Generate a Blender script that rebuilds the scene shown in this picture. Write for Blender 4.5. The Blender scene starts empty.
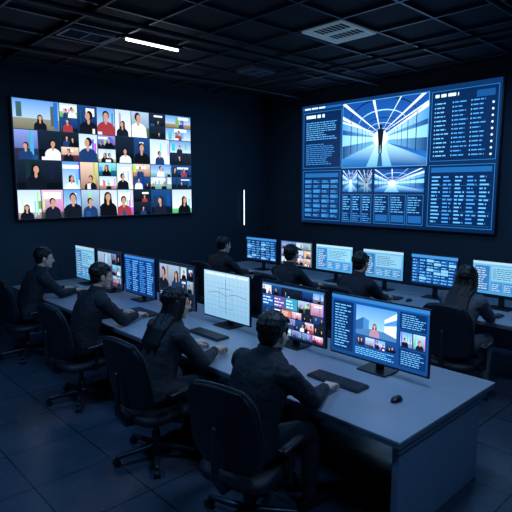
import bpy, bmesh, math, random
from mathutils import Vector, Matrix, noise, Euler

scene = bpy.context.scene
COL = scene.collection
try:
    scene.view_settings.view_transform = 'Standard'
except Exception:
    pass

# ------------------------------------------------------------------ materials
def srgb(c):
    return tuple((x/12.92 if x <= 0.04045 else ((x+0.055)/1.055)**2.4) for x in c)

def mat(name, col, rough=0.5, metal=0.0, var=0.15, scale=20.0, bump=0.0, bscale=80.0, emit=None, estr=0.0, spec=0.5):
    m = bpy.data.materials.new(name); m.use_nodes = True
    nt = m.node_tree; b = nt.nodes['Principled BSDF']
    tc = nt.nodes.new('ShaderNodeTexCoord')
    n = nt.nodes.new('ShaderNodeTexNoise'); n.inputs['Scale'].default_value = scale; n.inputs['Detail'].default_value = 4
    nt.links.new(tc.outputs['Object'], n.inputs['Vector'])
    mx = nt.nodes.new('ShaderNodeMixRGB')
    mx.inputs[1].default_value = (*[c*(1-var) for c in col], 1)
    mx.inputs[2].default_value = (*[min(1, c*(1+var)) for c in col], 1)
    nt.links.new(n.outputs['Fac'], mx.inputs[0])
    nt.links.new(mx.outputs[0], b.inputs['Base Color'])
    b.inputs['Roughness'].default_value = rough
    b.inputs['Metallic'].default_value = metal
    b.inputs['Specular IOR Level'].default_value = spec
    if bump > 0:
        n2 = nt.nodes.new('ShaderNodeTexNoise'); n2.inputs['Scale'].default_value = bscale; n2.inputs['Detail'].default_value = 5
        nt.links.new(tc.outputs['Object'], n2.inputs['Vector'])
        bp = nt.nodes.new('ShaderNodeBump'); bp.inputs['Strength'].default_value = bump; bp.inputs['Distance'].default_value = 0.01
        nt.links.new(n2.outputs['Fac'], bp.inputs['Height']); nt.links.new(bp.outputs['Normal'], b.inputs['Normal'])
    if emit:
        b.inputs['Emission Color'].default_value = (*emit, 1); b.inputs['Emission Strength'].default_value = estr
    return m

def screen_mat(name, strength):
    m = bpy.data.materials.new(name); m.use_nodes = True
    nt = m.node_tree; b = nt.nodes['Principled BSDF']
    a = nt.nodes.new('ShaderNodeAttribute'); a.attribute_name = 'Col'
    b.inputs['Base Color'].default_value = (0.004, 0.004, 0.006, 1)
    b.inputs['Roughness'].default_value = 0.35
    nt.links.new(a.outputs['Color'], b.inputs['Emission Color'])
    b.inputs['Emission Strength'].default_value = strength
    return m

M = {}
M['wall'] = mat('wall_paint_navy', (0.024, 0.048, 0.072), 0.7, var=0.12, scale=3, bump=0.05)
M['ceil'] = mat('ceiling_tile_dark', (0.014, 0.020, 0.032), 0.8, var=0.3, scale=4, bump=0.2)
M['bar'] = mat('ceiling_grid_metal', (0.075, 0.095, 0.125), 0.4, 0.4, var=0.2)
M['trim'] = mat('trim_dark', (0.015, 0.02, 0.03), 0.5)
M['desk'] = mat('desk_laminate', (0.35, 0.385, 0.46), 0.34, var=0.05, scale=6)
M['desk_edge'] = mat('desk_edge_band', (0.16, 0.18, 0.24), 0.45, var=0.05, scale=6)
M['desk_side'] = mat('desk_panel', (0.26, 0.31, 0.42), 0.5, var=0.08, scale=5)
M['plastic'] = mat('black_plastic', (0.012, 0.014, 0.02), 0.35, var=0.2)
M['key'] = mat('key_plastic', (0.03, 0.034, 0.045), 0.5)
M['chair'] = mat('chair_fabric', (0.014, 0.018, 0.028), 0.5, var=0.25, scale=200, bump=0.3, bscale=300)
M['chrome'] = mat('chair_base_metal', (0.06, 0.07, 0.09), 0.35, 0.7)
M['cloth1'] = mat('jacket_black', (0.014, 0.017, 0.026), 0.75, var=0.25, scale=30, bump=0.6, bscale=30)
M['cloth2'] = mat('sweater_charcoal', (0.042, 0.045, 0.056), 0.85, var=0.25, scale=60, bump=0.5, bscale=120)
M['cloth3'] = mat('shirt_greyblue', (0.12, 0.13, 0.16), 0.8, var=0.2, scale=30, bump=0.5, bscale=40)
M['shoe'] = mat('shoe_leather', (0.01, 0.01, 0.012), 0.4)
M['skin'] = mat('skin', (0.88, 0.55, 0.41), 0.48, var=0.06, scale=30, bump=0.05)
M['hair'] = mat('hair_black', (0.010, 0.009, 0.010), 0.42, var=0.4, scale=90, bump=0.3, bscale=160)
M['eye'] = mat('eye_white', (0.7, 0.7, 0.7), 0.2, var=0.02)
M['iris'] = mat('eye_iris', (0.02, 0.012, 0.008), 0.15)
M['lip'] = mat('lips', (0.5, 0.2, 0.17), 0.45)
M['tube'] = mat('lamp_tube', (0.8, 0.85, 0.9), 0.4, emit=(0.85, 0.93, 1.0), estr=6.0)
M['strip'] = mat('wall_strip_tube', (0.8, 0.85, 0.9), 0.4, emit=(0.75, 0.88, 1.0), estr=2.0)
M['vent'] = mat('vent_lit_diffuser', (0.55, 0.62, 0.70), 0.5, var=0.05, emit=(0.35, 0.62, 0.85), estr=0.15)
M['scr'] = screen_mat('monitor_screen', 1.12)
M['scrw'] = screen_mat('portrait_wall_screen', 1.3)
M['scrd'] = screen_mat('dashboard_wall_screen', 1.45)

# floor with tile joints
fm = bpy.data.materials.new('floor_dark_tiles'); fm.use_nodes = True
nt = fm.node_tree; b = nt.nodes['Principled BSDF']
tc = nt.nodes.new('ShaderNodeTexCoord'); br = nt.nodes.new('ShaderNodeTexBrick')
br.offset = 0.0; br.inputs['Scale'].default_value = 1.0
br.inputs['Color1'].default_value = (0.050, 0.070, 0.105, 1); br.inputs['Color2'].default_value = (0.060, 0.080, 0.115, 1)
br.inputs['Mortar'].default_value = (0.012, 0.016, 0.025, 1); br.inputs['Mortar Size'].default_value = 0.006
br.inputs['Brick Width'].default_value = 0.6; br.inputs['Row Height'].default_value = 0.6
nt.links.new(tc.outputs['Object'], br.inputs['Vector']); nt.links.new(br.outputs['Color'], b.inputs['Base Color'])
nz = nt.nodes.new('ShaderNodeTexNoise'); nz.inputs['Scale'].default_value = 6; nt.links.new(tc.outputs['Object'], nz.inputs['Vector'])
mr = nt.nodes.new('ShaderNodeMapRange'); mr.inputs['To Min'].default_value = 0.18; mr.inputs['To Max'].default_value = 0.36
nt.links.new(nz.outputs['Fac'], mr.inputs['Value']); nt.links.new(mr.outputs[0], b.inputs['Roughness'])
M['floor'] = fm

# ------------------------------------------------------------------ mesh tools
def frame(d):
    d = d.normalized(); up = Vector((0, 0, 1)) if abs(d.z) < 0.95 else Vector((1, 0, 0))
    x = d.cross(up).normalized(); y = d.cross(x).normalized()
    return x, y, d

def rings_mesh(bm, rings, close=True):
    vs = [[bm.verts.new(p) for p in r] for r in rings]
    n = len(vs[0]); fs = []
    for a, c in zip(vs, vs[1:]):
        for i in range(n):
            j = (i+1) % n
            fs.append(bm.faces.new((a[i], a[j], c[j], c[i])))
    if close:
        fs.append(bm.faces.new(vs[0][::-1])); fs.append(bm.faces.new(vs[-1]))
    bmesh.ops.recalc_face_normals(bm, faces=fs)
    return fs

def capsule(bm, p0, p1, r0, r1, seg=12, flat=1.0, capn=4):
    p0 = Vector(p0); p1 = Vector(p1)
    x, y, d = frame(p1-p0)
    prof = []
    for k in range(capn+1):
        a = math.pi/2*(k/capn); a = max(a, 0.12)
        prof.append((p0 - d*r0*math.cos(a), r0*math.sin(a)))
    for k in range(capn, -1, -1):
        a = math.pi/2*(k/capn); a = max(a, 0.12)
        prof.append((p1 + d*r1*math.cos(a), r1*math.sin(a)))
    rings = [[c + x*(r*math.cos(2*math.pi*i/seg)) + y*(r*flat*math.sin(2*math.pi*i/seg)) for i in range(seg)] for c, r in prof]
    return rings_mesh(bm, rings)

def chain(bm, pts, rad, seg=12):
    for i in range(len(pts)-1):
        capsule(bm, pts[i], pts[i+1], rad[i], rad[i+1], seg)

def ellipsoid(bm, c, r, rot=None, u=20, v=14):
    m = Matrix.Translation(Vector(c))
    if rot: m = m @ Euler(rot).to_matrix().to_4x4()
    m = m @ Matrix.Diagonal((*r, 1))
    bmesh.ops.create_uvsphere(bm, u_segments=u, v_segments=v, radius=1.0, matrix=m)

def box(bm, c, s, bevel=0.0, rot=None, seg=2):
    m = Matrix.Translation(Vector(c))
    if rot: m = m @ Euler(rot).to_matrix().to_4x4()
    m = m @ Matrix.Diagonal((*s, 1))
    g = bmesh.ops.create_cube(bm, size=1.0, matrix=m)
    if bevel > 0:
        es = set()
        for vv in g['verts']:
            for e in vv.link_edges: es.add(e)
        bmesh.ops.bevel(bm, geom=list(es), offset=bevel, segments=seg, affect='EDGES', profile=0.5)

def cyl(bm, c, r, h, axis='Z', seg=20, r2=None):
    m = Matrix.Translation(Vector(c))
    if axis == 'X': m = m @ Matrix.Rotation(math.pi/2, 4, 'Y')
    if axis == 'Y': m = m @ Matrix.Rotation(math.pi/2, 4, 'X')
    bmesh.ops.create_cone(bm, cap_ends=True, segments=seg, radius1=r, radius2=r if r2 is None else r2, depth=h, matrix=m)

def bm_mesh(bm, name, smooth=False):
    me = bpy.data.meshes.new(name); bm.to_mesh(me); bm.free()
    if smooth:
        for p in me.polygons: p.use_smooth = True
    return me

def obj(me, name, material=None, parent=None, loc=(0, 0, 0), rot=(0, 0, 0)):
    o = bpy.data.objects.new(name, me); COL.objects.link(o)
    if material and me and not me.materials: me.materials.append(material)
    o.location = loc; o.rotation_euler = rot
    if parent: o.parent = parent
    return o

def empty(name, loc, rz=0.0):
    e = bpy.data.objects.new(name, None); COL.objects.link(e); e.empty_display_size = 0.2
    e.location = loc; e.rotation_euler = (0, 0, rz); return e

def remesh(bm, name, voxel, smooth=3, disp=None):
    me = bm_mesh(bm, name+'_tmp')
    o = bpy.data.objects.new(name+'_tmp', me); COL.objects.link(o)
    r = o.modifiers.new('r', 'REMESH'); r.mode = 'VOXEL'; r.voxel_size = voxel; r.use_smooth_shade = True
    if smooth:
        s = o.modifiers.new('s', 'SMOOTH'); s.factor = 0.5; s.iterations = smooth
    dg = bpy.context.evaluated_depsgraph_get(); dg.update()
    out = bpy.data.meshes.new_from_object(o.evaluated_get(dg))
    out.name = name
    bpy.data.objects.remove(o); bpy.data.meshes.remove(me)
    if disp:
        ns = [v.normal.copy() for v in out.vertices]
        for v, n in zip(out.vertices, ns):
            v.co += n*disp(v.co)
    for p in out.polygons: p.use_smooth = True
    return out

def simple(name, material, fn, parent=None, smooth=False, loc=(0, 0, 0)):
    bm = bmesh.new(); fn(bm); return obj(bm_mesh(bm, name, smooth), name, material, parent, loc)

# ------------------------------------------------------------------ room shell
XW, YW, ZC = 8.0, 8.07, 4.05
X0, Y0 = -1.6, -1.6
def slab(name, a, c, m):
    a = Vector(a); c = Vector(c)
    return simple(name, m, lambda bm: box(bm, (a+c)/2, (c-a)))
slab('floor', (X0-.1, Y0-.1, -0.1), (XW+.1, YW+.1, 0), M['floor'])
slab('ceiling', (X0-.1, Y0-.1, ZC), (XW+.1, YW+.1, ZC+.1), M['ceil'])
slab('wall_back', (X0-.1, YW, 0), (XW+.1, YW+.1, ZC), M['wall'])
slab('wall_right', (XW, Y0-.1, 0), (XW+.1, YW, ZC), M['wall'])
slab('wall_left', (X0-.1, Y0-.1, 0), (X0, YW, ZC), M['wall'])
slab('wall_front', (X0, Y0-.1, 0), (XW, Y0, ZC), M['wall'])
slab('baseboard_back', (X0, YW-.015, 0), (XW-.015, YW, .1), M['trim'])
slab('baseboard_right', (XW-.015, Y0, 0), (XW, YW, .1), M['trim'])

def grid(bm):
    x = -.96
    while x < XW:
        box(bm, (x, (Y0+YW)/2, ZC-.02), (.03, YW-Y0, .04)); x += 0.72
    y = -1.35
    while y < YW:
        box(bm, ((X0+XW)/2, y, ZC-.02), (XW-X0, .03, .038)); y += 0.72
simple('trim_ceiling_grid', M['bar'], grid)
def ducts(bm):
    for y in (2.2, 5.2, 7.0):
        capsule(bm, (X0+.1, y, ZC-.12), (XW-.1, y, ZC-.12), .03, .03, 10)
    for x in (2.6, 6.4):
        capsule(bm, (x, Y0+.1, ZC-.08), (x, YW-.1, ZC-.08), .022, .022, 8)
simple('ceiling_conduit_pipes', M['trim'], ducts, smooth=True)

# ceiling lamp tube
def lampbody(bm): box(bm, (3.755, 5.89, ZC-.04), (.86, .10, .06), .008)
e = empty('ceiling_tube_lamp', (0, 0, 0))
simple('housing', M['trim'], lampbody, e)
simple('tube', M['tube'], lambda bm: capsule(bm, (3.38, 5.89, ZC-.08), (4.13, 5.89, ZC-.08), .017, .017, 10), e, True)
# air vents
def vent(cx, cy, sx, sy):
    def f(bm):
        z = ZC-.035
        for k in (-1, 1):
            box(bm, (cx+k*(sx/2-.02), cy, z), (.04, sy, .05), .004)
            box(bm, (cx, cy+k*(sy/2-.02), z), (sx-.08, .04, .05), .004)
        n = 8
        for i in range(n):
            yy = cy - sy/2+.05+(sy-.1)*(i+.5)/n
            box(bm, (cx, yy, z), (sx-.07, .040, .006), rot=(0.45, 0, 0))
        box(bm, (cx, cy, z-.004), (.02, sy-.06, .03))
    return f
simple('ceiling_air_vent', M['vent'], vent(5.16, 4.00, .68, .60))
vg = mat('vent_grey_metal', (0.16, 0.19, 0.25), 0.5)
simple('ceiling_air_vent', vg, vent(5.88, 6.21, .5, .4))
simple('ceiling_air_vent', vg, vent(3.00, 6.21, .6, .4))

# wall light strip
e = empty('wall_light_strip', (7.26, YW, 0))
simple('housing', M['trim'], lambda bm: box(bm, (0, -.015, 1.74), (.05, .03, .78), .006), e)
simple('tube', M['strip'], lambda bm: capsule(bm, (0, -.034, 1.38), (0, -.034, 2.10), .010, .010, 10), e, True)
def stand(bm):
    cyl(bm, (0, 0, .012), .13, .024); capsule(bm, (0, 0, .02), (0, 0, 1.62), .011, .009, 10)
    capsule(bm, (0, 0, 1.62), (-.05, -.03, 1.70), .02, .024, 12)
simple('microphone_stand', M['plastic'], stand, None, True, (7.35, 7.55, 0))

# ------------------------------------------------------------------ screens
class Canvas:
    def __init__(s, w, h, seed=0):
        s.w, s.h = w, h; s.v = []; s.f = []; s.c = []; s.z = 0.0; s.clip = None; s.r = random.Random(seed); s.dz = 0.0002; s.gain = 1.0
    def poly(s, pts, col, cols=None):
        P = [(p[0], p[1], (cols[i] if cols else col)) for i, p in enumerate(pts)]
        x0, y0, x1, y1 = s.clip or (0, 0, s.w, s.h)
        for ax, val, sg in ((0, x0, 1), (0, x1, -1), (1, y0, 1), (1, y1, -1)):
            Q = []
            for i in range(len(P)):
                A, B = P[i-1], P[i]
                ia = (A[ax]-val)*sg >= 0; ib = (B[ax]-val)*sg >= 0
                if ia != ib:
                    t = (val-A[ax])/(B[ax]-A[ax])
                    Q.append((A[0]+(B[0]-A[0])*t, A[1]+(B[1]-A[1])*t, tuple(A[2][k]+(B[2][k]-A[2][k])*t for k in range(3))))
                if ib: Q.append(B)
            P = Q
            if len(P) < 3: return
        s.z += s.dz
        i0 = len(s.v)
        for p in P:
            s.v.append((p[0], p[1], s.z)); s.c.append(tuple(k*s.gain for k in srgb(tuple(max(0, q) for q in p[2]))))
        s.f.append(list(range(i0, i0+len(P))))
    def rect(s, x0, y0, x1, y1, col, col2=None):
        s.poly([(x0, y0), (x1, y0), (x1, y1), (x0, y1)], col, [col, col, col2, col2] if col2 else None)
    def ell(s, cx, cy, rx, ry, col, n=14):
        s.poly([(cx+rx*math.cos(2*math.pi*i/n), cy+ry*math.sin(2*math.pi*i/n)) for i in range(n)], col)
    def text(s, x0, y0, x1, y1, n, col, fill=0.45):
        lh = (y1-y0)/n
        for i in range(n):
            y = y1-(i+1)*lh+lh*.25; x = x0; end = x0+(x1-x0)*s.r.uniform(.55, 1.0)
            while x < end:
                w = min(lh*s.r.uniform(.8, 2.6), end-x)
                z = s.z; s.rect(x, y, x+w, y+lh*fill, col); s.z = z
                x += w+lh*.4
        s.z += s.dz
    def frame(s, x0, y0, x1, y1, t, col):
        z = s.z
        s.rect(x0, y0, x1, y0+t, col); s.z = z; s.rect(x0, y1-t, x1, y1, col); s.z = z
        s.rect(x0, y0+t, x0+t, y1-t, col); s.z = z; s.rect(x1-t, y0+t, x1, y1-t, col)
    def person(s, cx, base, h, cloth, skin=(.78, .58, .48), hair=(.04, .035, .05), turn=0.0, lng=False):
        hr = h*.155
        if lng: s.poly([(cx-hr*1.25, base+h*.42), (cx+hr*1.25, base+h*.42), (cx+hr*.9, base+h*.9), (cx-hr*.9, base+h*.9)], hair)
        s.poly([(cx-h*.40, base), (cx+h*.40, base), (cx+h*.36, base+h*.38), (cx+h*.26, base+h*.50), (cx+h*.10, base+h*.57), (cx-h*.10, base+h*.57), (cx-h*.26, base+h*.50), (cx-h*.36, base+h*.38)], cloth)
        s.poly([(cx-h*.055, base+h*.5), (cx, base+h*.44), (cx+h*.055, base+h*.5), (cx+h*.05, base+h*.68), (cx-h*.05, base+h*.68)], skin)
        s.ell(cx-turn*hr*.25, base+h*.81, hr*.9, hr*1.1, hair)
        s.ell(cx+turn*hr*.25, base+h*.765, hr*.66, hr*.92, skin)
    def standing(s, cx, base, h, col):
        s.poly([(cx-h*.07, base), (cx-h*.02, base), (cx+h*.01, base+h*.5), (cx-h*.09, base+h*.5)], col)
        s.poly([(cx+h*.02, base), (cx+h*.07, base), (cx+h*.09, base+h*.5), (cx-h*.01, base+h*.5)], col)
        s.poly([(cx-h*.09, base+h*.42), (cx+h*.09, base+h*.42), (cx+h*.13, base+h*.8), (cx+h*.04, base+h*.86), (cx-h*.04, base+h*.86), (cx-h*.13, base+h*.8)], col)
        s.ell(cx, base+h*.92, h*.055, h*.075, col)
    def corridor(s, x0, y0, x1, y1, vx, vy, fig=0.0, tone=1.0):
        """one-point-perspective hall: curved glazed roof ribs, window walls, shiny floor"""
        old = s.clip; s.clip = (x0, y0, x1, y1)
        W, H = x1-x0, y1-y0
        def c(a, b_, d_): return (min(1, a*.80*tone), min(1, b_*.95*tone), min(1, d_*1.04*tone))
        s.rect(x0, y0, x1, y1, c(.16, .44, .72), c(.08, .30, .58))
        hx, hy = W*.07, H*.07
        fl = [(x0, y0), (x1, y0), (x1, y0+H*.10), (vx+hx, vy-hy), (vx-hx, vy-hy), (x0, y0+H*.14)]
        s.poly(fl, c(.2, .4, .6), [c(.14, .36, .60), c(.12, .32, .56), c(.26, .52, .74), c(.85, .95, 1), c(.85, .95, 1), c(.26, .52, .74)])
        s.poly([(vx-W*.17, y0), (vx+W*.14, y0), (vx+hx*.7, vy-hy), (vx-hx*.7, vy-hy)], c(.5, .7, .88), [c(.42, .68, .88), c(.42, .68, .88), c(.95, .98, 1), c(.95, .98, 1)])
        def band(side, ya, yb, ia, ib, co, ci):
            xo = x0 if side < 0 else x1
            xi = vx+side*hx
            s.poly([(xo, y0+H*ya), (xi, vy+hy*ia), (xi, vy+hy*ib), (xo, y0+H*yb)], co, [co, ci, ci, co])
        for side, sh in ((-1, 0), (1, .05)):
            band(side, .14+sh, .34+sh, -1, -.4, c(.08, .24, .44), c(.55, .78, .92))
            band(side, .34+sh, .52+sh, -.4, .3, c(.62, .84, .98), c(.95, .99, 1))
            band(side, .52+sh, .60+sh, .3, .5, c(.08, .28, .52), c(.5, .75, .9))
            band(side, .60+sh, .76+sh, .5, .9, c(.32, .62, .88), c(.9, .97, 1))
            band(side, .76+sh, .81+sh, .9, 1.0, (.92, .97, 1), (.96, 1, 1))
        for side in (-1, 1):
            for k in range(1, 8):
                t = 1-.72**k; xo = (x0 if side < 0 else x1); x = xo+(vx+side*hx-xo)*t
                yb = y0+H*.16+(vy-hy-y0-H*.16)*t; yt = y0+H*.80+(vy+hy-y0-H*.80)*t; ww = W*.012*(1-t)+.002
                z = s.z; s.rect(x-ww/2, yb, x+ww/2, yt, c(.07, .20, .38)); s.z = z
        s.z += s.dz
        for k in range(7):
            t = (1-.66**k) if k else 0.0
            xl = x0-W*.05+(vx-hx-(x0-W*.05))*t; xr = x1+W*.05+(vx+hx-(x1+W*.05))*t
            yt = y0+H*.82+(vy+hy-y0-H*.82)*t; rise = H*.42*(1-t)+.01; th = H*.035*(1-t)+.003
            n = 14; z = s.z
            for i in range(n):
                a0, a1 = math.pi*i/n, math.pi*(i+1)/n
                def P(a, o): return ((xl+xr)/2+(xl-xr)/2*math.cos(a)*(1+o/W), yt+(rise+o)*math.sin(a))
                s.z = z; s.poly([P(a0, 0), P(a1, 0), P(a1, th), P(a0, th)], c(.05, .15, .30) if k % 2 else c(.80, .92, 1))
            s.z = z+s.dz
        for (xa, ya, th) in ((x0, .98, .06), (x0, .70, .03), (x1, 1.02, .06), (x1, .86, .035), (x0+W*.35, 1.1, .05), (x1-W*.25, 1.12, .03)):
            s.poly([(xa, y0+H*ya), (vx, vy+hy*.9), (xa+(W*.03 if ya > 1.05 else 0), y0+H*(ya+th))], (1, 1, 1), [(.85, .95, 1), (1, 1, 1), (.85, .95, 1)])
        s.ell(vx, vy, hx*1.25, hy*1.7, (.92, .98, 1), 20)
        if fig > 0:
            s.poly([(vx-fig*.12, y0), (vx+fig*.12, y0), (vx+fig*.05, vy-fig*.5), (vx-fig*.05, vy-fig*.5)], c(.16, .34, .52))
            s.standing(vx, vy-fig*.52, fig, (.02, .05, .10))
        s.clip = old
    def thumb(s, x0, y0, x1, y1, kind=None, maxn=2, minn=1):
        r = s.r; w, h = x1-x0, y1-y0
        z0 = s.z; old = s.clip; s.clip = (x0, y0, x1, y1)
        pal = {
            'sky': ((.78, .88, .95), (.36, .60, .88)), 'white': ((.95, .97, 1.0), (.74, .84, .94)),
            'navy': ((.04, .12, .27), (.10, .28, .52)), 'pink': ((.62, .38, .54), (.88, .76, .86)),
            'teal': ((.10, .48, .66), (.55, .88, .96)), 'dark': ((.02, .04, .08), (.08, .13, .20)),
            'warm': ((.60, .42, .36), (.92, .82, .74)), 'violet': ((.20, .22, .48), (.52, .60, .88)), 'grey': ((.36, .46, .58), (.68, .78, .88))}
        kind = kind or r.choice(['sky', 'sky', 'white', 'white', 'navy', 'navy', 'teal', 'dark', 'violet', 'grey', 'warm', 'pink'])
        a, c = pal[kind]; s.rect(x0, y0, x1, y1, a, c)
        q = r.random()
        hz = y0+h*r.uniform(.2, .45)
        low = tuple(k*r.uniform(.3, .7) for k in a)
        if q < .6: s.rect(x0, y0, x1, hz, low, tuple(min(1, k*1.3) for k in low))
        for i in range(r.randint(2, 4)):
            bx = x0+w*r.random(); bw = w*r.uniform(.03, .14); cc = tuple(min(1, k*r.uniform(.4, 1.3)) for k in c)
            s.rect(bx, y0+h*r.uniform(0, .4), bx+bw, y0+h*r.uniform(.6, 1), cc)
        if r.random() < .3:
            s.rect(x0+w*r.uniform(0, .5), y0+h*r.uniform(.6, .75), x0+w*r.uniform(.6, 1), y0+h*r.uniform(.8, .95), (.95, .97, 1))
        n = max(minn, min(maxn, r.choice([0, 1, 1, 2, 2]))) if w/h > .9 else r.choice([1, 1, minn])
        for i in range(n):
            cx = x0+w*((i+.5)/n+r.uniform(-.15, .15)); ph = h*r.uniform(.55, 1.0)
            cl = r.choice([(.05, .06, .10), (.08, .10, .17), (.10, .22, .42), (.88, .91, .95), (.03, .03, .05), (.07, .09, .14), (.06, .08, .12), (.62, .20, .24)])
            s.person(cx, y0-h*r.uniform(.0, .12), ph, cl, turn=r.uniform(-1, 1), lng=r.random() < .35)
        if r.random() < .4:
            bx = x0+w*r.random(); s.rect(bx, y0, bx+w*r.uniform(.1, .3), y0+h*r.uniform(.1, .22), r.choice([(.03, .05, .08), (.9, .93, .97), (.1, .3, .5)]))
        zt = s.z; s.clip = old; s.z = z0
        return zt
    def build(s, name, material, parent, origin, u, n):
        u = Vector(u); n = Vector(n); o = Vector(origin)
        me = bpy.data.meshes.new(name)
        me.from_pydata([tuple(o+u*a+Vector((0, 0, b))+n*z) for a, b, z in s.v], [], s.f)
        at = me.attributes.new('Col', 'FLOAT_COLOR', 'POINT')
        for i, c in enumerate(s.c): at.data[i].color = (*c, 1)
        me.update()
        nn = sum((p.normal*p.area for p in me.polygons), Vector())
        if nn.dot(n) < 0: me.flip_normals()
        return obj(me, name, material, parent)

LB = (.42, .76, 1.0); MB = (.10, .36, .66); WH = (.85, .95, 1.0)

# --- portrait video wall on the back wall
vx0, vw, vh, vz0 = 2.675, 3.19, 1.78, 1.68
cv = Canvas(vw, vh, 21); cv.rect(0, 0, vw, vh, (.10, .16, .25)); zb = cv.z
rows = [
 ([0, .218, .31, .411, .512, .608, .719, .824, 1], ['sky', 'white', 'navy', 'sky', 'white', 'grey', 'dark', 'sky']),
 ([0, .11, .218, .31, .411, .512, .62, .719, .85, 1], ['violet', 'dark', 'dark', 'white', 'violet', 'dark', 'navy', 'white', 'sky']),
 ([0, .218, .31, .411, .512, .61, .719, .86, 1], ['dark', 'sky', 'warm', 'teal', 'white', 'warm', 'sky', 'navy']),
 ([0, .11, .218, .31, .411, .512, .608, .719, .86, 1], ['white', 'pink', 'sky', 'grey', 'white', 'white', 'dark', 'navy', 'white'])]
g = .012
for ri, (cs, ks) in enumerate(rows):
    y1 = vh*(1-ri/4)-g/2; y0 = vh*(1-(ri+1)/4)+g/2
    for k in range(len(cs)-1):
        xa, xb = vw*cs[k]+g/2, vw*cs[k+1]-g/2
        if cs[k] > .2 and cv.r.random() < .38:
            ym = (y0+y1)/2
            cv.z = zb; cv.thumb(xa, ym+g/3, xb, y1, ks[k]); cv.z = zb; cv.thumb(xa, y0, xb, ym-g/3)
        else:
            cv.z = zb; cv.thumb(xa, y0, xb, y1, ks[k])
e = empty('video_wall_display', (0, 0, 0))
simple('bezel', M['plastic'], lambda bm: box(bm, (vx0+vw/2, YW-.04, vz0+vh/2), (vw+.04, .08, vh+.04), .008), e)
cv.build('screen', M['scrw'], e, (vx0, YW-.0805, vz0), (1, 0, 0), (0, -1, 0))

# --- dashboard video wall on the right wall
W2, H2 = 3.96, 2.30
cv = Canvas(W2, H2, 5)
cv.rect(0, 0, W2, H2, (.02, .12, .27), (.04, .18, .36)); zb = cv.z
def panel(x0, y0, x1, y1, c=(.02, .14, .31)):
    cv.z = zb; cv.rect(x0, y0, x1, y1, c); cv.frame(x0, y0, x1, y1, .008, (.16, .48, .76))
cv.z = zb; cv.rect(.03, H2-.09, 1.0, H2-.05, MB); cv.z = zb+cv.dz; cv.text(.08, H2-.10, .7, H2-.03, 1, WH)
panel(.05, 1.08, 1.0, 2.16); cv.text(.12, 2.02, .65, 2.12, 1, WH, .6)
cv.text(.12, 1.62, .92, 1.98, 9, (.36, .70, .96), .35); cv.text(.12, 1.14, .85, 1.56, 11, (.24, .56, .86), .35)
cv.z = zb
cx0, cy0, cx1, cy1 = 1.03, 1.06, 2.80, 2.24
cv.corridor(cx0, cy0, cx1, cy1, 1.88, 1.56, fig=.50)
cv.frame(cx0, cy0, cx1, cy1, .012, (.3, .6, .85))
panel(2.84, 1.12, 3.92, 2.22); cv.text(2.90, 2.10, 3.35, 2.18, 1, WH, .6); zt = cv.z
for i in range(3):
    for j in range(13):
        cv.z = zt; x = 2.90+i*.30; y = 2.01-j*.068
        cv.rect(x, y, x+.016, y+.024, LB); cv.z = zt; cv.text(x+.035, y-.008, x+.26, y+.036, 1, (.28, .62, .92) if i else LB, .42)
cv.z = zt; cv.rect(3.58, 2.06, 3.86, 2.16, (.08, .3, .55))
for k in range(9): cv.z = zt+cv.dz*2; cv.ell(3.84, 1.96-k*.095, .018, .018, WH, 8)
panel(.05, .06, 1.0, 1.03)
zt = cv.z; cv.rect(.10, .90, .95, .98, (.10, .38, .64))
for i in range(4):
    for j in range(8):
        cv.z = zt; x = .10+i*.22; y = .785-j*.095
        cv.rect(x, y, x+.19, y+.07, (.05, .25, .47) if (i+j) % 3 else (.12, .42, .68)); cv.text(x+.01, y+.008, x+.18, y+.06, 2, (.36, .68, .95), .35)
cv.z = zb; cv.corridor(1.06, .62, 1.40, 1.02, 1.25, .80, 0)
cv.z = zb; cv.corridor(1.42, .62, 1.72, 1.02, 1.60, .76, .14, .8)
cv.z = zb; cv.corridor(1.78, .62, 2.76, 1.02, 2.15, .78, 0)
for k in range(3):
    panel(1.06+k*.225, .06, 1.27+k*.225, .58); z1 = cv.z; cv.text(1.08+k*.225, .28, 1.25+k*.225, .55, 6, (.36, .70, .96), .4)
    cv.z = z1; cv.text(1.08+k*.225, .08, 1.25+k*.225, .24, 4, (.24, .54, .85), .4)
for k in range(3):
    panel(1.78+k*.335, .06, 2.09+k*.335, .58); z1 = cv.z; cv.text(1.80+k*.335, .26, 2.06+k*.335, .55, 7, (.36, .70, .96), .35)
    cv.z = z1; cv.rect(1.81+k*.335, .10, 2.06+k*.335, .22, (.10, .36, .62))
panel(2.84, .06, 3.92, 1.06); z1 = cv.z; cv.rect(2.88, .94, 3.88, 1.02, (.10, .37, .64))
for i in range(5):
    cv.z = z1; cv.text(2.90+i*.2, .12, 3.06+i*.2, .90, 13, (.26, .60, .90) if i % 2 else (.38, .72, .98), .38)
for j in range(4): cv.z = z1+cv.dz*3; cv.rect(2.88, .10+j*.21, 3.88, .104+j*.21, (.15, .42, .66))
US = .982; WR = W2*US
e = empty('dashboard_wall_display', (0, 0, 0))
simple('bezel', M['plastic'], lambda bm: box(bm, (XW-.04, 7.02-WR/2, 1.458+H2/2), (.08, WR+.04, H2+.04), .008), e)
cv.build('screen', M['scrd'], e, (XW-.0805, 7.02, 1.458), (0, -US, 0), (-1, 0, 0))

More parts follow.
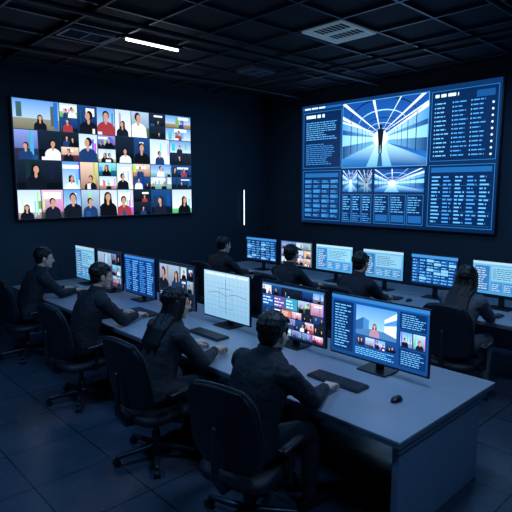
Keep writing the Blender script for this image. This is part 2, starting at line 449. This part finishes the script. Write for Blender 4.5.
# ------------------------------------------------------------------ monitors
def content(cv, kind):
    w, h, r = cv.w, cv.h, cv.r
    if kind == 'dash':
        cv.rect(0, 0, w, h, (.05, .23, .46), (.07, .30, .57)); z = cv.z
        cv.rect(0, h*.94, w, h, (.18, .44, .70)); cv.z = z
        cv.rect(w*.02, h*.06, w*.25, h*.9, (.03, .15, .33)); cv.text(w*.04, h*.10, w*.23, h*.86, 16, (.40, .72, .96), .35); cv.z = z
        ix0, iy0, ix1, iy1 = w*.28, h*.40, w*.70, h*.89
        cv.clip = (ix0, iy0, ix1, iy1)
        cv.rect(ix0, iy0, ix1, iy1, (.62, .80, .94), (.30, .56, .84))
        cv.poly([(ix0, h*.62), (w*.36, h*.70), (w*.36, h*.50), (ix0, h*.46)], (.16, .36, .60)); cv.poly([(w*.36, h*.70), (w*.42, h*.66), (w*.42, h*.50), (w*.36, h*.50)], (.26, .50, .74))
        cv.poly([(ix1, h*.86), (w*.58, h*.72), (w*.58, h*.52), (ix1, h*.44)], (.82, .91, .98)); cv.poly([(ix1, h*.76), (w*.58, h*.66), (w*.58, h*.62), (ix1, h*.66)], (.30, .54, .80))
        cv.poly([(ix0, iy0), (ix1, iy0), (ix1, h*.46), (w*.58, h*.52), (w*.42, h*.52), (ix0, h*.47)], (.26, .46, .66))
        cv.person(w*.48, h*.39, h*.24, (.66, .50, .62), lng=True); cv.clip = None
        for i in range(4): cv.z = z; cv.thumb(w*(.28+.107*i), h*.22, w*(.378+.107*i), h*.37, r.choice(['navy', 'sky', 'teal', 'grey']))
        cv.z = z; cv.text(w*.28, h*.06, w*.70, h*.19, 4, LB, .4)
        for j in range(3):
            cv.z = z; cv.rect(w*.73, h*(.06+.29*j), w*.98, h*(.33+.29*j), (.03, .16, .36)); z2 = cv.z
            if j == 1:
                for q_ in range(2): cv.z = z2; cv.thumb(w*(.74+.12*q_), h*.37, w*(.85+.12*q_), h*.60, ('sky', 'grey')[q_], 1)
            else: cv.text(w*.75, h*(.08+.29*j), w*.97, h*(.31+.29*j), 7, (.40, .72, .96), .35)
    elif kind == 'grid':
        cv.rect(0, 0, w, h, (.05, .09, .18)); z = cv.z
        cv.rect(w*.02, h*.93, w*.98, h*.97, (.2, .4, .6))
        y = .03
        for j, (hh, nx) in enumerate(((.13, 6), (.19, 7), (.13, 6), (.22, 5), (.17, 6))):
            for i in range(nx):
                cv.z = z; x0, x1 = w*(.02+i*.96/nx), w*(.01+(i+1)*.96/nx)
                if r.random() < .68: cv.thumb(x0, h*y, x1, h*(y+hh), r.choice(['navy', 'dark', 'violet', 'pink', 'warm', 'sky', 'teal', 'navy', 'grey', 'white']), 2, 0)
                else:
                    cv.rect(x0, h*y, x1, h*(y+hh), r.choice([(.10, .35, .65), (.80, .45, .34), (.2, .6, .75), (.40, .32, .60), (.06, .2, .4), (.10, .35, .65)])); cv.text(x0+w*.01, h*(y+.02), x1-w*.01, h*(y+hh-.02), 3, WH, .35)
            y += hh+.015
    elif kind == 'wire':
        cv.rect(0, 0, w, h, (.50, .70, .84), (.66, .82, .92)); z = cv.z
        for i in range(4): cv.z = z; cv.rect(w*(.03+.24*i), h*.92, w*(.25+.24*i), h*.97, (.85, .93, .98))
        for i in range(1, 12): cv.z = z; cv.rect(w*i/12, h*.05, w*i/12+.002, h*.88, (.36, .56, .72))
        for j in range(1, 8): cv.z = z+cv.dz; cv.rect(w*.02, h*(.05+j*.1), w*.98, h*(.05+j*.1)+.002, (.36, .56, .72))
        z += 3*cv.dz
        pts = [(w*.08, h*.5), (w*.3, h*.56), (w*.5, h*.5), (w*.72, h*.57), (w*.94, h*.52)]
        for a, c in zip(pts, pts[1:]): cv.z = z; cv.poly([(a[0], a[1]-.002), (c[0], c[1]-.002), (c[0], c[1]+.002), (a[0], a[1]+.002)], (.18, .32, .5))
        cv.z = z; cv.frame(w*.36, h*.22, w*.64, h*.66, .003, (.25, .42, .58)); cv.z = z; cv.rect(w*.495, h*.1, w*.505, h*.86, (.28, .45, .6))
    elif kind == 'photo':
        cv.rect(0, 0, w, h, (.10, .18, .30)); z = cv.z
        cv.thumb(w*.03, h*.32, w*.6, h*.95, 'grey')
        for i in range(2):
            for j in range(3): cv.z = z; cv.thumb(w*(.63+.17*i), h*(.05+.31*j), w*(.79+.17*i), h*(.33+.31*j))
        cv.z = z; cv.text(w*.04, h*.05, w*.58, h*.28, 5, WH, .35)
    elif kind == 'list':
        cv.rect(0, 0, w, h, (.03, .14, .36), (.05, .22, .48)); z = cv.z
        cv.rect(0, h*.93, w, h, (.2, .45, .74))
        for i in range(4):
            cv.z = z; cv.text(w*(.04+.24*i), h*.06, w*(.24+.24*i), h*.90, 15, (.40, .72, .98) if i % 2 else (.26, .58, .90), .4)
    elif kind == 'bright':
        cv.rect(0, 0, w, h, (.32, .64, .88), (.46, .78, .96)); z = cv.z
        cv.rect(0, h*.92, w, h, (.75, .9, .97)); cv.z = z
        cv.rect(w*.04, h*.08, w*.30, h*.86, (.22, .50, .76)); cv.text(w*.06, h*.12, w*.28, h*.82, 10, WH, .35); cv.z = z
        cv.rect(w*.34, h*.42, w*.96, h*.86, (.58, .84, .97)); cv.text(w*.36, h*.46, w*.9, h*.82, 6, (.2, .4, .6), .35); cv.z = z
        for i in range(3): cv.z = z; cv.rect(w*(.34+.21*i), h*.08, w*(.53+.21*i), h*.37, (.26, .56, .82)); cv.text(w*(.35+.21*i), h*.1, w*(.52+.21*i), h*.34, 4, WH, .35)
    elif kind == 'sheet':
        cv.rect(0, 0, w, h, (.04, .13, .30)); z = cv.z
        cv.rect(0, h*.9, w, h, (.22, .5, .76))
        for i in range(6):
            for j in range(8):
                cv.z = z; q = r.random(); cv.rect(w*(.03+.158*i), h*(.06+.102*j), w*(.18+.158*i), h*(.15+.102*j), (.46, .70, .90) if q > .85 else (.10, .32, .58) if q > .4 else (.06, .21, .42))
                cv.text(w*(.035+.158*i), h*(.07+.102*j), w*(.17+.158*i), h*(.145+.102*j), 1, LB, .35)
    elif kind == 'pinkish':
        cv.rect(0, 0, w, h, (.30, .38, .55)); z = cv.z
        for i in range(4):
            for j in range(3): cv.z = z; cv.thumb(w*(.02+.24*i), h*(.03+.32*j), w*(.25+.24*i), h*(.33+.32*j), r.choice(['pink', 'warm', 'white', 'sky', 'grey']))

def monitor(x, yl, yr, zt, zb, kind, seed, desk_z, gain=1.0):
    """yl = left edge seen by the operator (larger y), screen faces -X"""
    w = yl-yr; h = zt-zb; cy = (yl+yr)/2
    e = empty('computer_monitor', (x, cy, desk_z))
    z0 = zb-desk_z; zm = z0+h/2
    def bez(bm):
        box(bm, (.012, 0, zm), (.024, w, h), .005)
        box(bm, (.034, 0, zm), (.03, w*.72, h*.66), .012)
    simple('bezel', M['plastic'], bez, e)
    def st(bm):
        box(bm, (.065, 0, (zm)/2+.01), (.022, .07, zm), .006)
        box(bm, (.03, 0, .007), (.20, .26, .012), .005)
    simple('stand', M['plastic'], st, e)
    sw, sh = w-.022, h-.026
    c = Canvas(sw, sh, seed); c.dz = .00012; c.gain = gain; content(c, kind)
    c.build('screen', M['scr'], e, (-.0008, sw/2, z0+.016), (0, -1, 0), (-1, 0, 0))

DZ = .74
for i, (yl, yr, kind, gn) in enumerate([
    (2.575, 1.69, 'dash', 1.4), (3.41, 2.62, 'grid', 1.2), (4.29, 3.56, 'wire', 1.05), (5.17, 4.44, 'photo', .9),
    (5.98, 5.25, 'list', 1.4), (6.75, 6.04, 'photo', .9), (7.45, 6.82, 'bright', .8)]):
    monitor(3.29, yl, yr, 1.305, .80, kind, 20+i, DZ, gn)
for i, (yl, yr, kind, gn) in enumerate([
    (1.72, 1.06, 'bright', 1.0), (2.64, 1.96, 'bright', .9), (3.46, 2.81, 'sheet', 1.4), (4.22, 3.56, 'bright', .9), (5.09, 4.39, 'bright', 1.0),
    (5.85, 5.16, 'pinkish', 1.0), (6.70, 5.94, 'sheet', 1.3)]):
    monitor(6.10, yl, yr, 1.30, .89, kind, 40+i, DZ, gn)

# ------------------------------------------------------------------ desks
def desk(x0, x1, y0, y1, supports):
    e = empty('control_desk', (0, 0, 0))
    simple('top', M['desk'], lambda bm: box(bm, ((x0+x1)/2, (y0+y1)/2, DZ-.009), (x1-x0, y1-y0, .018), .003), e)
    simple('edge_band', M['desk_edge'], lambda bm: box(bm, ((x0+x1)/2, (y0+y1)/2, DZ-.032), (x1-x0-.006, y1-y0-.006, .028), .003), e)
    def under(bm):
        for y in supports:
            box(bm, ((x0+x1)/2+.03, y, (DZ-.045)/2), (x1-x0-.2, .05, DZ-.045), .004)
        box(bm, (x1-.16, (y0+y1)/2, .42), (.025, y1-y0-.16, .55), .003)
        box(bm, ((x0+x1)/2, y0+.05, DZ-.075), (x1-x0-.1, .03, .06), .003)
    simple('panels', M['desk_side'], under, e)
desk(2.43, 3.74, 1.40, 7.72, (1.50, 2.86, 4.32, 5.95, 7.62))
desk(5.42, 6.70, 0.90, 7.30, (1.00, 2.92, 4.12, 5.45, 7.2))

# keyboards and mice
bm = bmesh.new(); box(bm, (0, 0, .010), (.15, .46, .016), .004)
for i in range(5):
    for j in range(17):
        if i == 0 and 4 < j < 10: continue
        box(bm, (-.056+i*.028, -.21+j*.0262, .021), (.023, .0215, .008))
box(bm, (-.056, -.0252, .021), (.023, .125, .008))
kme = bm_mesh(bm, 'computer_keyboard')
bm = bmesh.new()
ellipsoid(bm, (0, 0, .008), (.056, .032, .026))
for v in bm.verts:
    if v.co.z < .001: v.co.z = .001
capsule(bm, (.02, 0, .031), (.035, 0, .027), .005, .005, 8)
mme = bm_mesh(bm, 'computer_mouse', True)
KX = [(2.90, 2.20), (2.96, 3.80), (2.98, 5.00), (2.98, 6.75), (5.72, 2.35), (5.72, 3.60), (5.72, 4.80), (5.72, 6.25)]
for x, y in KX: obj(kme, 'computer_keyboard', M['key'], None, (x, y, DZ))
for x, y in [(2.92, 1.72), (2.90, 3.10), (2.93, 4.60), (2.93, 6.35), (5.72, 1.98), (5.72, 3.25), (5.72, 4.42), (5.72, 5.9)]:
    obj(mme, 'computer_mouse', M['plastic'], None, (x, y, DZ))

# ------------------------------------------------------------------ office chair
def chair_parts():
    P = {}
    bm = bmesh.new()
    rings = []
    for (z, sx, sy, r) in ((.375, .22, .22, 0), (.385, .255, .255, 0), (.41, .265, .265, 0), (.44, .26, .26, 0), (.457, .235, .235, 0), (.462, .15, .15, 0)):
        ring = []
        for i in range(32):
            a = 2*math.pi*i/32; ca, sa = math.cos(a), math.sin(a)
            k = (abs(ca)**4+abs(sa)**4)**(-.25)
            ring.append(Vector((sx*ca*k, sy*sa*k, z-(.02*(ca*k)**2 if ca > 0 else 0))))
        rings.append(ring)
    rings_mesh(bm, rings); P['seat'] = (bm_mesh(bm, 'chair_seat', True), 'chair')
    bm = bmesh.new()
    def bp(u, v, off):
        hw = .275*(1-.10*v)*(1-.2*max(0, .25-v)/.25)
        z = .50+.56*v
        k = 1.0
        if v > .75: k = math.sqrt(max(0, 1-((v-.75)/.25)**2*.5))
        if v < .15: k = math.sqrt(max(0, 1-((.15-v)/.15)**2*.45))
        y = hw*u*k
        x = -.235-.05*math.sin(v*math.pi*.5)-.03*v+.06*(u*u)*(1-.4*v)+.025*math.sin(v*math.pi)
        return Vector((x+off, y, z-.03*u*u*v))
    nu, nv = 18, 18
    F = [[bm.verts.new(bp(-1+2*i/nu, j/nv, 0)) for i in range(nu+1)] for j in range(nv+1)]
    B = [[bm.verts.new(bp(-1+2*i/nu, j/nv, -.05)) for i in range(nu+1)] for j in range(nv+1)]
    for j in range(nv):
        for i in range(nu):
            bm.faces.new((F[j][i], F[j][i+1], F[j+1][i+1], F[j+1][i])); bm.faces.new((B[j][i], B[j+1][i], B[j+1][i+1], B[j][i+1]))
    for i in range(nu):
        bm.faces.new((F[0][i], B[0][i], B[0][i+1], F[0][i+1])); bm.faces.new((F[nv][i], F[nv][i+1], B[nv][i+1], B[nv][i]))
    for j in range(nv):
        bm.faces.new((F[j][0], F[j+1][0], B[j+1][0], B[j][0])); bm.faces.new((F[j][nu], B[j][nu], B[j+1][nu], F[j+1][nu]))
    bmesh.ops.recalc_face_normals(bm, faces=bm.faces)
    es = [e for e in bm.edges if e.calc_face_angle(0) > .9]
    bmesh.ops.bevel(bm, geom=es, offset=.016, segments=3, affect='EDGES')
    P['backrest'] = (bm_mesh(bm, 'chair_backrest', True), 'chair')
    bm = bmesh.new()
    chain(bm, [(-.05, 0, .36), (-.27, 0, .37), (-.345, 0, .48), (-.345, 0, .78)], [.028, .026, .024, .018], 10)
    cyl(bm, (0, 0, .345), .05, .05); box(bm, (0, 0, .365), (.2, .26, .02), .004)
    cyl(bm, (0, 0, .25), .022, .2); cyl(bm, (0, 0, .15), .032, .13)
    cyl(bm, (0, 0, .095), .05, .06)
    for k in range(5):
        a = 2*math.pi*k/5+.3; c, s_ = math.cos(a), math.sin(a)
        capsule(bm, (.03*c, .03*s_, .10), (.31*c, .31*s_, .072), .029, .019, 10)
        capsule(bm, (.31*c, .31*s_, .075), (.31*c, .31*s_, .052), .011, .011, 8)
    P['base'] = (bm_mesh(bm, 'chair_base', True), 'chrome')
    bm = bmesh.new()
    for k in range(5):
        a = 2*math.pi*k/5+.3; c, s_ = math.cos(a), math.sin(a)
        for o_ in (-.016, .016):
            m = Matrix.Translation((.32*c-s_*o_, .32*s_+c*o_, .028)) @ Matrix.Rotation(a, 4, 'Z') @ Matrix.Rotation(math.pi/2, 4, 'X')
            bmesh.ops.create_cone(bm, cap_ends=True, segments=16, radius1=.028, radius2=.028, depth=.018, matrix=m)
    P['casters'] = (bm_mesh(bm, 'chair_casters'), 'plastic')
    bm = bmesh.new()
    for s_ in (-1, 1):
        chain(bm, [(.0, s_*.20, .37), (.0, s_*.305, .39), (-.01, s_*.31, .60)], [.017, .017, .015], 10)
        box(bm, (.01, s_*.31, .625), (.25, .065, .03), .012)
    P['armrests'] = (bm_mesh(bm, 'chair_armrests', True), 'plastic')
    return P
CP = chair_parts()
def chair(x, y, rz):
    e = empty('office_chair', (x, y, 0), rz)
    for k, (me, mm) in CP.items(): obj(me, k, M[mm], e)

# ------------------------------------------------------------------ people
def ik(S, T, l1, l2, pole):
    d = T-S; L = min(d.length, (l1+l2)*.995); d.normalize()
    T = S+d*L
    a = (l1*l1-l2*l2+L*L)/(2*L); h = math.sqrt(max(0, l1*l1-a*a))
    p = (pole-d*pole.dot(d)).normalized()
    return S+d*a+p*h, T

def make_hand(side, wrist, yaw, curl=0.35, pitch=-0.1):
    """side=+1: thumb toward +y (right hand)."""
    bm = bmesh.new()
    capsule(bm, (-.055, 0, 0), (.01, 0, 0), .028, .027, 12, .75)
    ys = [-.031, -.011, .010, .030]; ln = [.058, .072, .080, .072]
    for yy, L in zip(ys, ln):
        capsule(bm, (.005, yy*.55, 0), (.082, yy, .003), .0155, .0125, 10, 1.0)
        p = Vector((.086, yy, .003)); ang = .05; rad = [.0100, .0094, .0086, .0075]
        fr = [.45, .31, .24]; dy = yy*3.0
        for k in range(3):
            ang += curl*(1.0+.25*k)
            q = p+Vector((math.cos(ang), dy, -math.sin(ang))).normalized()*L*fr[k]
            capsule(bm, p, q, rad[k], rad[k+1], 10); p = q
    capsule(bm, (.015, .012, -.004), (.045, .038, -.010), .017, .0135, 10)
    capsule(bm, (.045, .038, -.010), (.070, .052, -.016), .0125, .0105, 10)
    capsule(bm, (.070, .052, -.016), (.092, .056, -.022), .0105, .0085, 10)
    if side < 0:
        for v in bm.verts: v.co.y *= -1
        bmesh.ops.reverse_faces(bm, faces=bm.faces)
    mt = Matrix.Translation(wrist) @ Matrix.Rotation(yaw, 4, 'Z') @ Matrix.Rotation(-pitch, 4, 'Y') @ Matrix.Scale(1.08, 4)
    bmesh.ops.transform(bm, matrix=mt, verts=bm.verts)
    return remesh(bm, 'hand', .0036, 1)

def person(name, x, y, rz, cloth='cloth1', long_hair=False, lean=0.0, head_yaw=0.0, head_pitch=0.12, rh=(.62, -.16), lh=(.60, .20), hz=.785, seed=1, wid=1.0, zs=0.0):
    rnd = random.Random(seed)
    e = empty(name, (x, y, 0), rz)
    L = lean
    sec = [(.0, .47, .12, .17), (-.01, .53, .150, .205), (.0, .60, .145, .20), (.02+L*.2, .70, .130, .185), (.045+L*.45, .80, .135, .195),
           (.075+L*.7, .90, .142, .208), (.10+L*.9, .98, .137, .216), (.118+L, 1.035, .120, .208), (.135+L, 1.075, .098, .165), (.150+L, 1.105, .080, .115), (.162+L, 1.135, .066, .072)]
    bm = bmesh.new(); rings = []
    for sx, sz, rx, ry in sec:
        ring = []
        for i in range(28):
            a = 2*math.pi*i/28; ca, sa = math.cos(a), math.sin(a); k = (abs(ca)**2.4+abs(sa)**2.4)**(-1/2.4)
            ring.append(Vector((sx+rx*ca*k, ry*wid*sa*k, sz)))
        rings.append(ring)
    rings_mesh(bm, rings)
    hands = []; folds = []
    for s_ in (-1, 1):
        sh = Vector((.12+L, s_*.195*wid, 1.015))
        tx, ty = (rh if s_ < 0 else lh)
        tgt = Vector((tx, ty, hz+.01))
        el, wr = ik(sh, tgt, .30, .265, Vector((-.25, s_*.65, -.8)))
        ellipsoid(bm, sh, (.085, .074, .078))
        chain(bm, [sh, sh.lerp(el, .5), el], [.077, .069, .060])
        chain(bm, [el, el.lerp(wr, .5), wr-(wr-el).normalized()*.025], [.060, .052, .040])
        dn = (wr-el).normalized(); capsule(bm, wr-dn*.045, wr-dn*.025, .043, .042, 14)
        folds += [(el, .05), (sh, .07)]
        dd = (wr-el); hands.append((s_, wr, math.atan2(dd.y, dd.x), max(-.25, min(.0, math.atan2(dd.z, math.hypot(dd.x, dd.y))*.4))))
        hip = Vector((.02, s_*.10, .565)); kn = Vector((.43, s_*.14, .555)); an = Vector((.40, s_*.15, .115))
        chain(bm, [hip, hip.lerp(kn, .5), kn], [.102, .092, .074])
        chain(bm, [kn, kn.lerp(an, .35), an], [.070, .066, .052])
    def wr_disp(p):
        f = .5
        for c, rr in folds:
            f = max(f, 1.5-((p-c).length/.16))
        f = min(f, 1.3)
        n1 = noise.noise(Vector((p.x*8+seed, p.y*8, p.z*16)))
        n2 = 1-abs(noise.noise(Vector((p.x*14, p.y*14+seed, p.z*26))))*2
        return .008*n1*f+.006*(n2-.5)*f+.002*noise.noise(Vector((p.x*45, p.y*45, p.z*60)))
    obj(remesh(bm, 'clothed_body', .011, 4, wr_disp), 'clothed_body', M[cloth], e)
    bm = bmesh.new()
    for s_ in (-1, 1):
        capsule(bm, (.385, s_*.15, .065), (.40, s_*.15, .12), .045, .042)
        capsule(bm, (.37, s_*.15, .045), (.55, s_*.165, .038), .044, .036, 12)
    for v in bm.verts: v.co.z = max(v.co.z, .003)
    obj(remesh(bm, 'shoes', .008, 2), 'shoes', M['shoe'], e)
    bm = bmesh.new(); cr = []
    for (zz, rr2) in ((1.09, .088), (1.12, .080), (1.150, .073), (1.152, .066), (1.11, .064)):
        cr.append([Vector((.160+L+rr2*math.cos(2*math.pi*i/24)+(zz-1.1)*.3, rr2*math.sin(2*math.pi*i/24), zz-.016*math.cos(2*math.pi*i/24))) for i in range(24)])
    rings_mesh(bm, cr, False)
    obj(bm_mesh(bm, 'collar', True), 'collar', M[cloth], e)
    for s_, wr, yaw, pit in hands:
        obj(make_hand(-s_, wr, yaw*.6, .34+.1*rnd.random(), pit), 'hand_right' if s_ < 0 else 'hand_left', M['skin'], e)
    hc = Vector((.215+L*1.15, 0, 1.255+zs))
    HM = Matrix.Translation(hc) @ Matrix.Rotation(head_yaw, 4, 'Z') @ Matrix.Rotation(head_pitch, 4, 'Y') @ Matrix.Scale(1.08, 4)
    bm = bmesh.new()
    ellipsoid(bm, (-.012, 0, .030), (.094, .076, .088))
    ellipsoid(bm, (.026, 0, -.028), (.062, .060, .085))
    ellipsoid(bm, (.010, 0, -.055), (.060, .055, .045))
    ellipsoid(bm, (.058, 0, -.088), (.030, .030, .022))
    capsule(bm, (.083, 0, .012), (.102, 0, -.024), .009, .012)
    ellipsoid(bm, (.094, .010, -.028), (.010, .008, .007)); ellipsoid(bm, (.094, -.010, -.028), (.010, .008, .007))
    ellipsoid(bm, (.066, 0, .027), (.020, .048, .012))
    for s_ in (-1, 1):
        ellipsoid(bm, (-.006, s_*.078, -.004), (.020, .009, .031), (0, 0, s_*-.25))
        ellipsoid(bm, (.055, s_*.036, -.022), (.025, .022, .022))
    bmesh.ops.transform(bm, matrix=HM, verts=bm.verts)
    nb = Vector((.162+L, 0, 1.09)); hb = HM @ Vector((-.025, 0, -.06))
    capsule(bm, nb, hb, .056, .053, 16)
    obj(remesh(bm, 'head', .005, 2), 'head', M['skin'], e)
    bm = bmesh.new()
    for s_ in (-1, 1): ellipsoid(bm, (.078, s_*.030, .006), (.011, .013, .009))
    bmesh.ops.transform(bm, matrix=HM, verts=bm.verts); obj(bm_mesh(bm, 'eyes', True), 'eyes', M['eye'], e)
    bm = bmesh.new()
    for s_ in (-1, 1):
        ellipsoid(bm, (.086, s_*.029, .006), (.0045, .0055, .0055))
        capsule(bm, (.087, s_*.016, .026), (.078, s_*.046, .026), .0035, .0025, 8)
    bmesh.ops.transform(bm, matrix=HM, verts=bm.verts); obj(bm_mesh(bm, 'irises_and_brows', True), 'irises_and_brows', M['iris'], e)
    bm = bmesh.new(); ellipsoid(bm, (.084, 0, -.052), (.009, .022, .004)); ellipsoid(bm, (.083, 0, -.060), (.009, .018, .005))
    bmesh.ops.transform(bm, matrix=HM, verts=bm.verts); obj(bm_mesh(bm, 'lips', True), 'lips', M['lip'], e)
    # hair: layered locks flowing from the crown
    bm = bmesh.new()
    ellipsoid(bm, (-.028, 0, .045), (.098, .086, .090))
    ellipsoid(bm, (-.055, 0, -.008), (.058, .070, .070))
    C0 = Vector((-.028, 0, .045)); R0 = Vector((.100, .087, .092))
    nl = 46
    for k in range(nl):
        az = 2*math.pi*k/nl+rnd.uniform(-.06, .06)
        for (ph0, ph1) in ((1.35, .75), (.85, .30), (.40, -.10), (.0, -.45)):
            front = math.cos(az)
            if front > .35 and ph1 < .35: continue
            if front > -.15 and ph1 < -.05: continue
            ph0 += rnd.uniform(-.08, .08); ph1 += rnd.uniform(-.12, .08)
            def pt(a, ph, lift):
                nn = Vector((math.cos(a)*math.cos(ph), math.sin(a)*math.cos(ph), math.sin(ph)))
                return C0+Vector((nn.x*(R0.x-.004), nn.y*(R0.y-.004), nn.z*(R0.z-.004)))+nn*lift
            sw = rnd.uniform(-.12, .12)
            a_ = pt(az, ph0, 0); m_ = pt(az+sw*.5, (ph0+ph1)/2, .003); b_ = pt(az+sw, ph1, rnd.uniform(-.001, .005))
            chain(bm, [a_, m_, b_], [.0085, .0085, .003], 8)
    for k in range(11):
        yy = -.06+.12*k/10
        capsule(bm, (.040, yy, .108-abs(yy)*.3), (.076-abs(yy)*.25, yy+rnd.uniform(-.014, .014), .066+rnd.uniform(-.012, .006)), .012, .004, 8)
    for s_ in (-1, 1): capsule(bm, (.018, s_*.074, .04), (.020, s_*.073, .002), .012, .005, 8)
    bmesh.ops.transform(bm, matrix=HM, verts=bm.verts)
    if long_hair:
        bx = .150+L
        for lay in range(2):
            for k in range(19):
                yy = -.100+.200*k/18; c = 1-abs(yy)/.100
                o_ = lay*.008
                p0 = HM @ Vector((-.03-.055*c-o_, yy*.84, .03)); p1 = HM @ Vector((-.050-.050*c-o_, yy*.98, -.075))
                p2 = Vector((bx-.118-.02*c-o_, yy*1.05, 1.06)); p3 = Vector((bx-.180-.018*c-o_, yy*1.05+rnd.uniform(-.006, .006), .95))
                p4 = Vector((bx-.205-.012*c-o_, yy*.90+rnd.uniform(-.012, .012), .83-rnd.uniform(0, .05)))
                chain(bm, [p0, p1, p2, p3, p4], [.016, .017, .017, .015, .004], 8)
        for yy in (-.055, 0, .055):   # inner volume
            chain(bm, [HM @ Vector((-.05, yy*.8, .0)), HM @ Vector((-.06, yy, -.07)), Vector((bx-.105, yy, 1.06)), Vector((bx-.165, yy, .95)), Vector((bx-.19, yy*.9, .87))], [.05, .046, .036, .028, .012], 10)
        for s_ in (-1, 1):
            for q in range(4):
                chain(bm, [HM @ Vector((.03-.02*q, s_*.074, .06)), HM @ Vector((.018-.02*q, s_*.084, -.03)), HM @ Vector((-.005-.018*q, s_*.088, -.11)), Vector((.10+L-.02*q, s_*.105, 1.05))], [.014, .016, .015, .007], 8)
    def hd(p):
        return .0012*noise.noise(Vector((p.x*120, p.y*160+seed, p.z*30)))
    obj(remesh(bm, 'hair', .0045, 1, hd), 'hair', M['hair'], e)

SEATS = [
 # name x y rz cloth long lean yaw pitch rh lh seed chair_rot
 ('seated_man', 2.07, 2.25, -.04, 'cloth1', False, .0, .12, .16, (.58, -.12), (.50, .16), 1, .28),
 ('seated_woman', 2.10, 3.38, -.03, 'cloth2', True, .0, -.25, .12, (.52, -.10), (.50, .20), 2, .12),
 ('seated_man', 2.16, 4.87, .0, 'cloth1', False, .04, -.3, .15, (.60, -.08), (.56, .14), 3, .1),
 ('seated_man', 2.26, 6.65, .0, 'cloth1', False, .04, -.35, .12, (.60, -.10), (.56, .14), 4, .1),
 ('seated_woman', 4.93, 2.27, .0, 'cloth3', True, .0, .1, .12, (.60, -.10), (.60, .18), 5, .1),
 ('seated_man', 4.90, 3.56, .0, 'cloth1', False, .0, .0, .14, (.60, -.12), (.60, .18), 6, .1),
 ('seated_man', 4.90, 4.69, .0, 'cloth1', False, .0, .1, .14, (.60, -.12), (.60, .18), 7, .1),
 ('seated_man', 4.98, 6.22, .0, 'cloth1', False, .0, -.1, .12, (.60, -.12), (.60, .18), 8, .1)]
for (nm, x, y, rz, cl, lg, ln, hy, hp, rh, lh, sd, cr_) in SEATS:
    person(nm, x, y, rz, cl, lg, ln, hy, hp, rh, lh, .785, sd, .90 if lg else (1.06 if sd == 1 else 1.0), -.035 if (lg or sd == 1) else -.01)
    chair(x-.01, y, rz+cr_)

# ------------------------------------------------------------------ lights
def area(name, loc, size, power, color, rot=(0, 0, 0), sy=None):
    l = bpy.data.lights.new(name, 'AREA'); l.energy = power; l.color = color; l.size = size
    if sy: l.shape = 'RECTANGLE'; l.size_y = sy
    o = bpy.data.objects.new(name, l); COL.objects.link(o); o.location = loc; o.rotation_euler = rot; return o
BL = (.19, .50, 1.0)
area('ceiling_fill_light', (3.3, 1.6, 3.85), .5, 32, (.42, .64, 1.0))  # area fills added below the ceiling, without fixtures; this one brightens the near desk
area('ceiling_fill_light', (3.4, 4.6, 3.85), .6, 26, BL)
area('ceiling_fill_light', (6.2, 2.4, 3.85), .6, 20, BL)
area('ceiling_fill_light', (6.0, 6.0, 3.85), .6, 12, BL)
area('ceiling_fill_light', (0.3, 4.2, 3.85), .6, 40, BL)
area('ceiling_fill_light', (1.6, -0.6, 3.85), .6, 32, BL)

w = bpy.data.worlds.new('dark_room_world'); scene.world = w; w.use_nodes = True
w.node_tree.nodes['Background'].inputs[0].default_value = (.004, .008, .018, 1)
w.node_tree.nodes['Background'].inputs[1].default_value = 1.0

# ------------------------------------------------------------------ camera
cam = bpy.data.cameras.new('camera'); cam.sensor_width = 36; cam.lens = 35.93; cam.clip_start = .05
co = bpy.data.objects.new('camera', cam); COL.objects.link(co)
co.location = (0, 0, 2.15)
p = math.radians(7.58)
d = Vector((.6873*math.cos(p), .7264*math.cos(p), -math.sin(p)))
co.rotation_euler = d.to_track_quat('-Z', 'Y').to_euler()
scene.camera = co
